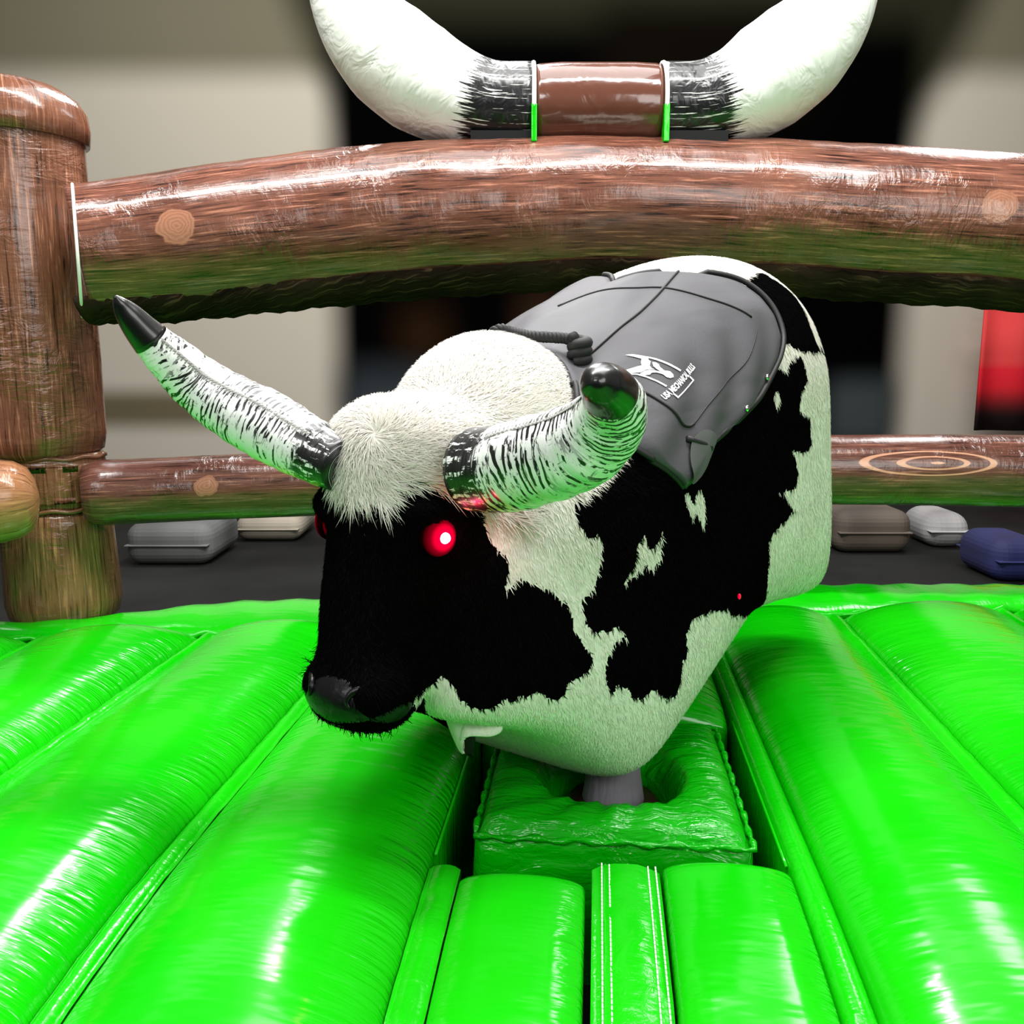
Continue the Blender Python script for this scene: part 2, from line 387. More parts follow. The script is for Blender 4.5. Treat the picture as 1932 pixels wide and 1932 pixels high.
# ------------------------------------------------------------------ cushion box round the pedestal
def pedestal_box():
    e = empty('pedestal_cushion', (0, 0, 0), -YAW)
    x0, x1, y0, y1 = -.232, .318, 1.655, 2.24; hc = np.array([.045, 1.915]); rx, ry = .145, .125
    top = H+.012; bot = H-.45+.002
    nphi = 96; rr = 20; V = []; UV = []
    for i in range(nphi):
        a = 2*PI*i/nphi; d = np.array([math.cos(a), math.sin(a)])
        tx = ((x1 if d[0] > 0 else x0)-hc[0])/d[0] if abs(d[0]) > 1e-6 else 1e9
        ty = ((y1 if d[1] > 0 else y0)-hc[1])/d[1] if abs(d[1]) > 1e-6 else 1e9
        R = min(tx, ty); r0 = (rx*abs(d[0])**2+ry*abs(d[1])**2)
        prof = []
        for j in range(5): prof.append((r0+.012-.012*math.sin(j/4*PI/2), bot+(top-.03-bot)*j/4, 0))
        for j in range(1, rr):
            q = j/rr; puff = .035*max(0, 1-(2*q-1)**2)**.6
            wr = .004*math.sin(a*17+q*5)*puff/.035+.003*math.sin(a*31)*(1-q)
            prof.append((r0+(R-r0)*q, top-.03+.03*min(1, q*6, (1-q)*9)+puff+wr, q))
        for j in range(6): prof.append((R+(.006 if 0 < j < 5 else 0), top-.012-(top-bot-.012)*j/5, 1))
        for r, z, q in prof:
            p = hc+d*r; V.append((p[0], p[1], z)); UV.append((q, a*.3))
    n = len(V)//nphi
    f = []
    for i in range(nphi):
        k = (i+1) % nphi
        for j in range(n-1): f.append((i*n+j, i*n+j+1, k*n+j+1, k*n+j))
    f = [q[::-1] for q in f]
    m = mat('green_box_vinyl', (.001, .36, .001), .16); t = NT(m)
    ob = t.coord()
    n1 = t.noise(t.mapping(ob, (1.5, 9, 4), rot=(0, 0, .15)), 5, 4, .6, .6); t.normal(t.bump(n1, .7, .018))
    obj('box_top', V, f, m, e, uv=UV)
    P_ = []
    rim = [(x0, y0), (x1, y0), (x1, y1), (x0, y1), (x0, y0)]
    for a, b in zip(rim[:-1], rim[1:]):
        for q in np.linspace(0, 1, 30, endpoint=False):
            P_.append((a[0]+(b[0]-a[0])*q, a[1]+(b[1]-a[1])*q, top+.003*math.sin(q*37)))
    tube('edge_welt', P_, [.006+.003*math.sin(i*2.1) for i in range(len(P_))], m, e, m=8)
    tag(e, 'square green padded cushion box with round hole below the bull', 'cushion')
    # pedestal motor stub
    s = empty('bull_pedestal', (0, 0, 0), -YAW); cx, cy = hc[0]+.005, hc[1]+.03
    mm = mat('brown_steel', (.035, .012, .01), .35, Metallic=.3)
    def lathe(name, prof, m_, parent=s, n=48, c=(cx, cy)):
        R_ = [[(c[0]+r*math.cos(a), c[1]+r*math.sin(a), z) for a in np.linspace(0, 2*PI, n, endpoint=False)] for r, z in prof]
        v, f = loft(R_); return obj(name, v, f, m_, parent)
    lathe('turntable', [(.10, .155), (.10, H-.09), (.105, H-.08), (.105, H-.05), (.098, H-.04), (.06, H-.035)], mm)
    mg = mat('grey_canvas', (.20, .18, .21), .8); t = NT(mg); ob = t.coord()
    t.normal(t.bump(t.noise(t.mapping(ob, (40, 40, 4)), 1, 3), .6, .01))
    lathe('canvas_sleeve', [(.075, H-.06), (.068, H-.02), (.062, H+.02), (.060, H+.05), (.058, H+.065)], mg)
    tag(s, 'brown steel pedestal with grey canvas sleeve in the round hole under the bull', 'pedestal')
pedestal_box()

# ------------------------------------------------------------------ log fence
def rail_disp(seed, amp=.02):
    def f(s, a):
        return amp*mnoise.noise(Vector((s*3.0, math.cos(a)*1.2, math.sin(a)*1.2+seed)))+amp*.45*mnoise.noise(Vector((s*16, a*1.0, seed)))
    return f
def px(pxx, pyy, y):          # point on the plane Y=y seen along pixel direction of the photograph, used to lay out the fence
    fw = np.array([0, math.cos(TILT), -math.sin(TILT)]); up = np.array([0, math.sin(TILT), math.cos(TILT)])
    r = fw+np.array([1., 0, 0])*(pxx-966)/1700-up*(pyy-966)/1700
    return np.array([0, 0, 1.55])+r*(y/r[1])
# post
def post():
    e = empty('inflatable_post', (-1.72, 3.29, H-.005))
    def prof(segs, name, m, ox=0.):
        R = []; UV = []; mm = 64
        for r, z in segs:
            for j in range(mm+1):
                a = 2*PI*j/mm; q = r*(1+.010*mnoise.noise(Vector((math.cos(a)*2.5, math.sin(a)*2.5, z*4))))
                R.append((ox+q*math.cos(a), q*math.sin(a)*.95, z)); UV.append((z, a*.24))
        n = len(segs); f = grid_faces(n, mm+1)
        R += [(ox, 0, segs[0][1]), (ox, 0, segs[-1][1])]; UV += [(0, 0), (0, 0)]; k = len(R)-2
        f += [(k, j+1, j) for j in range(mm)]+[(k+1, (n-1)*(mm+1)+j, (n-1)*(mm+1)+j+1) for j in range(mm)]
        return obj(name, R, f, m, e, uv=UV)
    m1 = wood_vinyl('post_wood_lower', dark=(.04, .018, .008), mid=(.17, .075, .036), light=(.38, .19, .09))
    m2 = wood_vinyl('post_wood_upper', dark=(.035, .013, .007), mid=(.15, .058, .032), light=(.38, .17, .10))
    arc = lambda r0, z0, z1: [(r0*.92, z0-.01), (r0*.96, z0+.015), (r0, z0+.05)]+[(r0, z0+(z1-z0)*q) for q in np.linspace(.15, .85, 14)]+[(r0, z1-.05), (r0*.97, z1-.015), (r0*.94, z1+.01)]
    prof([(.17, 0), (.192, .02), (.203, .07)]+[(.204-.012*q, .07+.3*q) for q in np.linspace(.1, 1, 8)]+[(.186, .40), (.165, .425)], 'lower_section', m1, .035)
    prof(arc(.180, .425, .615), 'collar_section', m1, .04)
    prof([(.20, .61), (.238, .635), (.25, .69)]+[(.25, .69+q*1.0) for q in np.linspace(.03, 1, 30)]+[(.262, 1.74), (.255, 1.78)], 'upper_section', m2, -.03)
    prof([(.266, 1.70), (.272, 1.75), (.265, 1.80), (.24, 1.84), (.19, 1.875), (.12, 1.895), (.05, 1.90)], 'cap_section', m2, -.03)
    for z, r in ((.425, .175), (.612, .175)):
        c = [(.04+r*math.cos(a), r*.95*math.sin(a), z+.004*math.sin(a*9)) for a in np.linspace(0, 2*PI, 60)]
        tube('seam_welt', c, .008, m1, e, m=6)
    tag(e, 'tall brown wood-print inflatable post standing at the left corner of the mat', 'post')
post()
# lower rail
yl = 3.42
def lower_rail():
    arcy = lambda x: np.interp(x, [150, 400, 700, 1000, 1560, 1932, 2400], [3.16, 3.30, 3.40, 3.45, 3.46, 3.44, 3.38])
    path = [px(x, yc, arcy(x)) for x, yc in ((158, 931), (400, 920), (700, 908), (1000, 896), (1300, 888), (1560, 886), (1932, 889), (2400, 900))]
    path = catmull(path, 90); rad = [.116+.026*q for q in np.linspace(0, 1, 90)]
    rad[0] *= .8; rad[1] *= .95
    L_ = lambda pxx: (px(pxx, 900, yl)-px(150, 900, yl))[0]
    q = max(rad)*2*PI
    # front faces the camera: angle -90deg from up -> use both candidates through uv distance
    m = wood_vinyl('lower_rail_wood', grain=1.3, knots=[(L_(360), KV(q, .03), .045), (L_(1925), KV(q, .05), .045)], swirl=(L_(1700), KV(q, .045), .30, .06),
                   dark=(.03, .011, .008), mid=(.11, .042, .030), light=(.30, .13, .085))
    o = tube_uv('inflatable_rail', path, rad, m, disp=rail_disp(3, .018), m=48)
    tag(o, 'lower brown wood-print inflatable log rail running behind the bull', 'rail', 'wood-print rails')
def KV(circ, up):      # uv.y of the camera-facing side of a rail lying along +X, 'up' metres above its middle
    return circ*(FACE)-up*FSIGN
FACE = .25; FSIGN = 1
lower_rail()
def upper_rail():
    yu = 3.30
    pts = [(146, 475, 114), (300, 462, 122), (520, 436, 126), (760, 412, 128), (1000, 398, 126), (1180, 394, 124), (1400, 400, 126), (1600, 412, 127), (1932, 433, 127), (2400, 475, 124)]
    yy = lambda x: np.interp(x, [138, 300, 520, 760, 1000, 1400, 1932, 2400], [3.02, 3.13, 3.26, 3.36, 3.42, 3.44, 3.40, 3.32]); y0 = yy(146)
    path = catmull([px(a, b, yy(a)) for a, b, c in pts], 140)
    rad = np.interp(np.linspace(0, 1, 140), np.linspace(0, 1, len(pts)), [c*yy(a)/1700*1.0 for a, b, c in pts])
    L0 = px(146, 475, y0)[0]
    q = max(rad)*2*PI
    m = wood_vinyl('upper_rail_wood', knots=[(px(343, 455, 3.15)[0]-L0+.01, KV(q, .03), .062), (px(1843, 408, 3.42)[0]-L0+.03, KV(q, .04), .058)],
                   dark=(.018, .006, .004), mid=(.125, .045, .028), light=(.40, .17, .11))
    e = empty('inflatable_rail', tuple(px(146, 475, y0)))
    o = tube_uv('log_tube', path-px(146, 475, y0), list(rad), m, e, disp=rail_disp(8, .022), m=72)
    # pleated underside strip, its wood darkened for the shade below the rail
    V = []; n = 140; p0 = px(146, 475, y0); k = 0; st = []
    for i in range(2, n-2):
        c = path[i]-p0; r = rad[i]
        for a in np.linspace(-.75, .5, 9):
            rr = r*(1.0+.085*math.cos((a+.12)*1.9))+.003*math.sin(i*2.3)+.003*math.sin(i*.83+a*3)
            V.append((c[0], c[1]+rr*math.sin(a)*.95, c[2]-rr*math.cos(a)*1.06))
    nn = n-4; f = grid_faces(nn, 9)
    mu = wood_vinyl('rail_underside_shaded', coat=0., spec=.05, rough=.8, dark=(.006, .004, .002), mid=(.016, .010, .006), light=(.09, .055, .03))
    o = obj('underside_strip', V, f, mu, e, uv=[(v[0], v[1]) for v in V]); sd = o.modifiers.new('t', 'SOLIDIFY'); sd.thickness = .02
    tg = path[1]-path[0]; tg[2] = 0; tg /= np.linalg.norm(tg); sd_ = np.cross([0, 0, 1], tg); sd_ /= np.linalg.norm(sd_); up_ = np.cross(tg, sd_)
    ring = [(rad[0]+.004)*(sd_*math.sin(a)+up_*math.cos(a)) for a in np.linspace(0, 2*PI, 60)]
    tube('end_piping', ring, .005, M_piping, e, m=8, up=(1, 0, 0))
    tag(e, 'thick upper arched wood-print inflatable log rail carrying the big horns', 'rail', 'wood-print rails')
upper_rail()
def side_log():
    m = wood_vinyl('side_log_wood', dark=(.05, .02, .008), mid=(.33, .14, .065), light=(.50, .25, .12))
    a = px(74, 940, 2.96); d = np.array([-.86, -.36, -.02]); path = []; rad = []
    for s, r in ((0, .02), (.01, .07), (.03, .105), (.07, .128), (.13, .138), (.4, .142), (.9, .142), (1.6, .14)): path.append(a+d*s); rad.append(r)
    path = np.array(path)
    o = tube_uv('inflatable_rail', path, rad, m, m=40)
    tag(o, 'rounded end of an orange-brown side log rail at the left edge against the post', 'rail', 'wood-print rails')
side_log()
# big horn ornament on top of the rail
def ornament():
    yo = 3.43; k = yo/1700
    e = empty('horn_ornament', tuple(px(1125, 278, yo))); o0 = px(1125, 278, yo)
    P3 = lambda a, b, y=yo: px(a, b, y)-o0
    mb = mat('brown_vinyl', (.105, .036, .022), .16, Coat_Weight=.5); t = NT(mb)
    t.normal(t.bump(t.noise(t.coord(), 6, 3, .5, .8), .35, .02))
    # central pad
    path = [P3(x, y) for x, y in ((1008, 206), (1020, 206), (1060, 204), (1125, 203), (1190, 204), (1232, 205), (1243, 205))]
    r = np.array([70, 73, 74, 73, 74, 73, 70])*k
    tube_uv('centre_pad', np.array(path), list(r), mb, e, m=48)
    for s, x in ((-1, 1006), (1, 1246)):
        c = P3(x, 206)
        rings = [(c[0], c[1]+.150*math.sin(a), c[2]+.150*math.cos(a)) for a in np.linspace(0, 2*PI, 50)]
        tube('white_piping', rings, .008, M_piping, e, m=8, up=(1, 0, 0))
        v, f = box_v(c[0]-s*.0-.010, c[0]-s*.0+.010, c[1]-.155, c[1]-.10, c[2]-.145, c[2]-.02); bevel(obj('green_tab', v, f, M_band, e, smooth=False), .004)
        v, f = box_v(min(c[0], c[0]+s*.22), max(c[0], c[0]+s*.22), -.12, .12, -.02, .03); obj('foot_block', v, f, M_black, e, smooth=False)
    mh = mat('horn_vinyl', (.8, .8, .76), .3, Coat_Weight=.2); t = NT(mh); uv = t.coord('UV'); x, y, _ = t.sep(uv)
    br = t.noise(t.mapping(uv, (3.0, 60, 1)), 1.6, 4, .7, .2); br2 = t.noise(t.mapping(uv, (5, 90, 1), (4, 4, 0)), 1.2, 3, .7)
    edge = t.math('ADD', x, t.math('MULTIPLY', t.math('SUBTRACT', br, .5), .26))
    blk = t.mr(edge, .215, .225, 1., 0.); wh = t.mr(br2, .60, .63)
    blk = t.math('MULTIPLY', blk, t.math('SUBTRACT', 1., wh))
    t.color(t.mix(blk, (.84, .86, .80), (.006, .006, .007)))
    t.normal(t.bump(t.noise(t.mapping(uv, (6, 3, 1)), 2, 3, .6, .8), .45, .03))
    L_ = [((1002, 203), 74), ((940, 202), 74), ((900, 196), 77), ((850, 180), 84), ((790, 148), 92), ((730, 100), 90), ((680, 45), 76), ((648, -5), 42 + 18), ((632, -60), 48), ((625, -130), 34), ((630, -200), 18), ((637, -250), 5)]
    for s in (-1, 1):
        pts = [((2248-a[0]) if s > 0 else a[0], a[1]) for a, r in L_]
        if s > 0: pts = [(2248-a[0]-(10 if a[0] < 800 else 0), a[1]-(2 if a[0] < 900 else 0)) for a, r in L_]
        path = catmull([P3(a, b) for a, b in pts], 70); rad = np.interp(np.linspace(0, 1, 70), np.linspace(0, 1, len(L_)), [r for a, r in L_])*k
        o = tube_uv('big_horn', path, list(rad), mh, e, m=56, up=(0, -1, 0), disp=rail_disp(5+s, .012))
    tag(e, 'pair of huge white inflatable horns with black bases joined by a brown pad', 'horns')
ornament()
LOGO = {
    'horns': [(-0.1892, 0.759), (-0.2005, 0.7804), (-0.2121, 0.8221), (-0.2201, 0.8553), (-0.2164, 0.8811), (-0.2173, 0.8942), (-0.2086, 0.9188), (-0.2077, 0.9422), (-0.2107, 0.9578), (-0.2026, 0.9395), (-0.1949, 0.9306), (-0.1821, 0.9321), (-0.1687, 0.9141), (-0.1518, 0.9024), (-0.1394, 0.8766), (-0.1285, 0.848), (-0.1219, 0.8129), (-0.1277, 0.8276), (-0.1379, 0.8573), (-0.1521, 0.8657), (-0.1702, 0.8729), (-0.1866, 0.8815), (-0.1957, 0.8896), (-0.1994, 0.869), (-0.2071, 0.8466), (-0.2007, 0.8133), (-0.1933, 0.7801)],
    'up': [(-0.2201, 0.8524), (-0.2312, 0.8947), (-0.2428, 0.9491), (-0.2544, 0.9996), (-0.2653, 1.0394), (-0.2596, 1.0435), (-0.2489, 1.0032), (-0.2387, 0.9561), (-0.2281, 0.9046), (-0.2186, 0.8628)],
    'lo': [(-0.156, 0.9027), (-0.1747, 0.9317), (-0.1871, 0.976), (-0.1981, 1.0323), (-0.2069, 1.0906), (-0.203, 1.0954), (-0.1949, 1.038), (-0.1837, 0.9821), (-0.1711, 0.9374), (-0.1572, 0.9119)],
    'face': [(-0.2186, 0.905), (-0.2237, 0.9192), (-0.2261, 0.9396), (-0.2236, 0.9595), (-0.2257, 0.9934), (-0.2353, 1.0157), (-0.2372, 1.0412), (-0.2339, 1.0583), (-0.2253, 1.0556), (-0.2194, 1.0389), (-0.2172, 1.0113), (-0.209, 0.9814), (-0.2003, 0.9683), (-0.1941, 0.9752), (-0.1841, 0.9618), (-0.1783, 0.9384), (-0.192, 0.9346), (-0.2015, 0.9433), (-0.2091, 0.9633), (-0.2177, 0.9918), (-0.2147, 0.9613), (-0.2137, 0.9329)],
    'b1': [(-0.2093, 1.1495), (-0.2157, 1.1786), (-0.2904, 1.1269), (-0.2828, 1.0981), (-0.2882, 1.0956), (-0.2974, 1.1304), (-0.2128, 1.1897), (-0.2056, 1.154)],
    'text': [(-0.1818, 1.1717), (-0.3215, 1.0659), (-0.3117, 1.0237), (-0.1796, 1.1304)],
}
PU, PV, PD = (-0.4927, 0.8702, 0.0), (-0.162, -0.0917, 0.9825), (-0.855, -0.4841, -0.1861)
PATCH = {
    'poll': [(-0.3209, 1.3656), (-0.2898, 1.2915), (-0.2767, 1.2865), (-0.2415, 1.252), (-0.2298, 1.2566), (-0.2069, 1.2326), (-0.1929, 1.251), (-0.1812, 1.2324), (-0.1703, 1.2553), (-0.1538, 1.2277), (-0.1383, 1.2459), (-0.123, 1.2549), (-0.0796, 1.264), (-0.061, 1.2552), (-0.0427, 1.2465), (-0.0108, 1.2365), (0.0016, 1.2461), (0.0178, 1.2452), (0.0239, 1.2546), (0.0146, 1.2675), (0.0027, 1.2846), (-0.008, 1.2929), (0.0194, 1.301), (0.0438, 1.2997), (0.0544, 1.3502), (0.0437, 1.4762), (0.05, 1.7342), (-0.3463, 1.611)],
    'hump': [(-0.1279, 1.2685), (-0.2183, 1.4831), (-0.1195, 1.5886), (0.0513, 1.6949), (0.2949, 1.594), (0.2925, 1.3924), (0.2425, 1.2938), (0.1813, 1.2319), (0.1025, 1.2201), (0.0382, 1.2465), (-0.0013, 1.3068)],
    'main': [(0.0172, 1.2316), (0.0343, 1.2508), (0.0934, 1.2151), (0.1809, 1.2464), (0.1866, 1.1984), (0.2012, 1.1727), (0.208, 1.167), (0.2202, 1.1769), (0.2331, 1.1556), (0.2278, 1.1262), (0.2213, 1.1066), (0.2189, 1.077), (0.2095, 1.0654), (0.198, 1.0677), (0.1964, 1.0382), (0.2054, 1.008), (0.228, 0.9945), (0.2428, 0.9955), (0.2577, 1.0046), (0.268, 0.9976), (0.2786, 0.9822), (0.2584, 0.9685), (0.2437, 0.944), (0.2392, 0.9184), (0.2499, 0.8798), (0.2604, 0.8696), (0.2651, 0.8885), (0.2811, 0.8754), (0.303, 0.8551), (0.3197, 0.8464), (0.3416, 0.8649), (0.3599, 0.8436), (0.3846, 0.8371), (0.4024, 0.8621), (0.4059, 0.9203), (0.4104, 0.9076), (0.4103, 0.9656), (0.4283, 1.0031), (0.4692, 1.0095), (0.5139, 1.0098), (0.5313, 0.9947), (0.6003, 0.9744), (0.6361, 0.9736), (0.659, 0.9967), (0.646, 1.0876), (0.6362, 1.1676), (0.6616, 1.1942), (0.7257, 1.2437), (0.6783, 1.2874), (0.6633, 1.2861), (0.7209, 1.2978), (0.7311, 1.3462), (0.7027, 1.3956), (0.7541, 1.397), (0.7739, 1.4208), (0.7633, 1.4871), (0.7243, 1.4983), (0.7254, 1.5449), (0.7507, 1.5786), (0.7313, 1.6286), (0.7036, 1.6347), (0.6749, 1.5856), (0.6247, 1.5864), (0.6447, 1.6467), (0.6706, 1.661), (0.7851, 1.6676), (0.9286, 1.7088), (0.882, 0.8117), (0.4218, 0.5676), (-0.1031, 0.5244), (-0.0886, 0.8851), (-0.0497, 0.9175), (-0.0167, 0.8743), (-0.003, 0.8591), (0.03, 0.8592), (0.0865, 0.8786), (0.1193, 0.8842), (0.1521, 0.8712), (0.1807, 0.8982), (0.1855, 0.903), (0.2095, 0.9163), (0.2189, 0.9463), (0.2042, 0.9578), (0.1894, 0.9889), (0.1843, 1.019), (0.1605, 1.0589), (0.1235, 1.0835), (0.0914, 1.0929), (0.0778, 1.0881), (0.0642, 1.0767), (0.0682, 1.1161), (0.0631, 1.1394), (0.0395, 1.153), (0.0251, 1.1808), (0.0224, 1.2087)],
    'spot1': [(0.2744, 1.0802), (0.2913, 1.1102), (0.2959, 1.1356), (0.2924, 1.1509), (0.3106, 1.1784), (0.3164, 1.1611), (0.3243, 1.1477), (0.3382, 1.1612), (0.3464, 1.1842), (0.3466, 1.1403), (0.3342, 1.1091), (0.3176, 1.1168), (0.302, 1.0997)],
    'spot2': [(0.3942, 1.2634), (0.4052, 1.2643), (0.4159, 1.2434), (0.4278, 1.2683), (0.441, 1.2649), (0.4477, 1.2008), (0.4355, 1.2059), (0.423, 1.2242), (0.4132, 1.2128), (0.3987, 1.2369)],
    'spot3': [(0.6414, 1.5286), (0.6537, 1.5083), (0.642, 1.4891), (0.6297, 1.5029)],
    'rump': [(0.2372, 1.7362), (0.2891, 1.8142), (0.431, 1.8091), (0.5598, 1.8018), (0.6161, 1.8613), (0.6465, 1.8839), (0.7389, 1.8298), (0.7985, 1.6806), (0.8256, 1.7151), (0.7375, 1.8869), (0.5166, 1.9858), (0.2355, 1.9075)],
    'rumpblack': [(0.5626, 1.793), (0.599, 1.8535), (0.6454, 1.8806), (0.6869, 1.8598), (0.7407, 1.8086), (0.7731, 1.7337), (0.7832, 1.6715), (0.7423, 1.6533), (0.7045, 1.6491), (0.6543, 1.6637), (0.6127, 1.7126)],
    'scar': [(0.7135, 1.2227), (0.7266, 1.2342), (0.7346, 1.2166), (0.7233, 1.2052)],
}


# ------------------------------------------------------------------ the bull (local frame: +X to the nose, +Y to the bull's left, heights in metres)
BO = np.array([-.0437, 1.8439, 0]); BR = math.radians(-125.5)
bull = empty('mechanical_bull', tuple(BO), BR)
tag(bull, 'black and white cowhide mechanical bull with curved horns and a grey saddle pad', 'mechanical bull')
BF = np.array([math.cos(BR), math.sin(BR), 0]); BL = np.array([-math.sin(BR), math.cos(BR), 0])
VF = 11.0
def ring_pts(s0, zt, zb, w_, k=0., nup=2.2, nlo=3.6, r=None, m=72, lo_in=1., off=0.):
    r = r or min(w_*1.05, (zt-zb)*.5); zc = zt-r; out = []
    for i in range(m):
        a = 2*PI*i/m; c, s = math.cos(a), math.sin(a)
        if s >= 0: l = w_*math.copysign(abs(c)**(2/nup), c); z = zc+r*abs(s)**(2/nup)
        else:
            l = w_*math.copysign(abs(c)**(2/nlo), c); z = zc-(zc-zb)*abs(s)**(2/nlo); l *= 1-(1-lo_in)*(zc-z)/(zc-zb)
        out.append((s0+k*min(z-1.6, 0), l+off, z))
    return out
# s0, ztop, zbot, halfwidth, shear
BODY = [(-1.085, 1.78, .93, .31, .25, 6), (-1.082, 1.805, .85, .350, .25, 8), (-1.06, 1.825, .835, .360, .25, 7), (-.95, 1.838, .84, .368, .25, 6.5), (-.8, 1.815, .86, .368, .24, 6),
        (-.6, 1.76, .86, .362, .18, 5), (-.45, 1.705, .79, .356, .12, 5), (-.3, 1.65, .70, .35, .05, 5), (-.17, 1.585, .64, .342, 0, 5), (-.05, 1.515, .71, .325, 0, 5),
        (.06, 1.50, .80, .295, 0, 5), (.15, 1.43, .85, .255, 0, 5), (.22, 1.33, .875, .205, 0, 4.5), (.27, 1.22, .90, .15, 0, 4), (.295, 1.12, .95, .08, 0, 3)]
HEAD = [  # z, s_front, s_back, halfwidth, roll offset
    (1.485, .27, .14, .07), (1.465, .305, .07, .125), (1.43, .335, .02, .165), (1.38, .35, -.03, .178), (1.32, .355, -.06, .170), (1.26, .365, -.06, .158), (1.20, .38, -.04, .150),
    (1.14, .398, -.0, .138), (1.08, .418, .07, .120), (1.04, .432, .14, .108), (1.00, .45, .21, .102), (.96, .462, .265, .104), (.93, .455, .30, .096), (.912, .43, .325, .075), (.905, .40, .35, .04)]
def interp_rings(rows, n):
    return catmull(rows, n)
def body_mesh():
    V = []; F_ = []
    def add(rings):
        v, f = loft(rings); o = len(V); V.extend(v.tolist()); F_.extend([tuple(o+i for i in q) for q in f])
    add([ring_pts(s0, zt, zb, w_, k, nlo=nl) for s0, zt, zb, w_, k, nl in interp_rings(BODY, 60)])
    hd = []
    for z, sf, sb, w_ in interp_rings(HEAD, 50):
        c = (sf+sb)/2; d = (sf-sb)/2; R = []; lo = -.004-.022*float(smoothstep(.96, 1.12, z))
        for i in range(64):
            a = 2*PI*i/64; ca, sa = math.cos(a), math.sin(a); n = 2.5
            l = w_*math.copysign(abs(sa)**(2/n), sa); s = c+d*math.copysign(abs(ca)**(2/n), ca)
            if s < c: l *= 1-.12*((c-s)/d)
            R.append((s, l+lo, z))
        hd.append(R)
    add(hd)
    def ell(c, r, n=40, m=48, tilt=0.):
        R = []
        for i in range(1, n):
            p = PI*i/n
            R.append([(c[0]+r[0]*math.cos(p)*math.cos(tilt)+0, c[1]+r[1]*math.sin(p)*math.cos(a), c[2]+r[2]*math.sin(p)*math.sin(a)+r[0]*math.cos(p)*math.sin(tilt)) for a in np.linspace(0, 2*PI, m, endpoint=False)])
        add(R)
    ell((.0, 0, 1.36), (.235, .205, .245))          # hump
    ell((.12, 0, 1.30), (.26, .175, .19), tilt=-.25)      # neck
    ell((.10, 0, 1.12), (.24, .165, .20))         # throat
    ell((.385, .062, .985), (.075, .05, .045)); ell((.385, -.062, .985), (.075, .05, .045))   # nostril wings
    ell((.31, .085, 1.285), (.04, .045, .04)); ell((.31, -.135, 1.285), (.04, .045, .04)) # brows
    me = bpy.data.meshes.new('b'); me.from_pydata(V, [], F_); me.update()
    o = bpy.data.objects.new('b', me); COL.objects.link(o)
    md = o.modifiers.new('r', 'REMESH'); md.mode = 'VOXEL'; md.voxel_size = .006
    dg = bpy.context.evaluated_depsgraph_get(); ev = o.evaluated_get(dg); me2 = bpy.data.meshes.new_from_object(ev)
    nv = len(me2.vertices); co = np.zeros(nv*3); me2.vertices.foreach_get('co', co); co = co.reshape(-1, 3)
    e = np.zeros(len(me2.edges)*2, dtype=np.int64); me2.edges.foreach_get('vertices', e); e = e.reshape(-1, 2)
    deg = np.bincount(e.ravel(), minlength=nv)[:, None]
    for it in range(26):
        acc = np.zeros_like(co); np.add.at(acc, e[:, 0], co[e[:, 1]]); np.add.at(acc, e[:, 1], co[e[:, 0]])
        co += .6*(acc/np.maximum(deg, 1)-co)*(1.0 if it % 2 == 0 else .85)
    me2.vertices.foreach_set('co', co.ravel()); me2.update()
    faces = [tuple(p.vertices) for p in me2.polygons]
    bpy.data.objects.remove(o); bpy.data.meshes.remove(me)
    return co, faces
BV, BFc = body_mesh()
bvh = BVHTree.FromPolygons([Vector(v) for v in BV], BFc)
M_coat = mat('cowhide', (.8, .8, .7), .85, Specular_IOR_Level=.0)
body = obj('body', BV, BFc, M_coat, bull)
# horns
HORN = {1: [(.262, .165, 1.365, .072), (.28, .25, 1.376, .0735), (.292, .297, 1.39, .0725), (.300, .352, 1.405, .070), (.308, .405, 1.425, .066), (.321, .448, 1.454, .058), (.353, .482, 1.484, .048),
            (.398, .500, 1.506, .038), (.437, .512, 1.517, .031), (.457, .517, 1.521, .025), (.472, .523, 1.523, .012), (.477, .525, 1.524, .003)],
        -1: [(0.332, -0.082, 1.361, 0.0499), (0.332, -0.139, 1.377, 0.0557), (0.338, -0.207, 1.401, 0.0626), (0.345, -0.277, 1.429, 0.0668), (0.364, -0.348, 1.461, 0.0624), (0.395, -0.403, 1.502, 0.0553), (0.437, -0.422, 1.547, 0.0463), (0.484, -0.432, 1.595, 0.0334), (0.516, -0.436, 1.633, 0.0232), (0.534, -0.433, 1.653, 0.0124), (0.543, -0.43, 1.664, 0.0028)]}
def horn(side):
    q = catmull(HORN[side], 80); return q[:, :3], np.maximum(q[:, 3], .002)
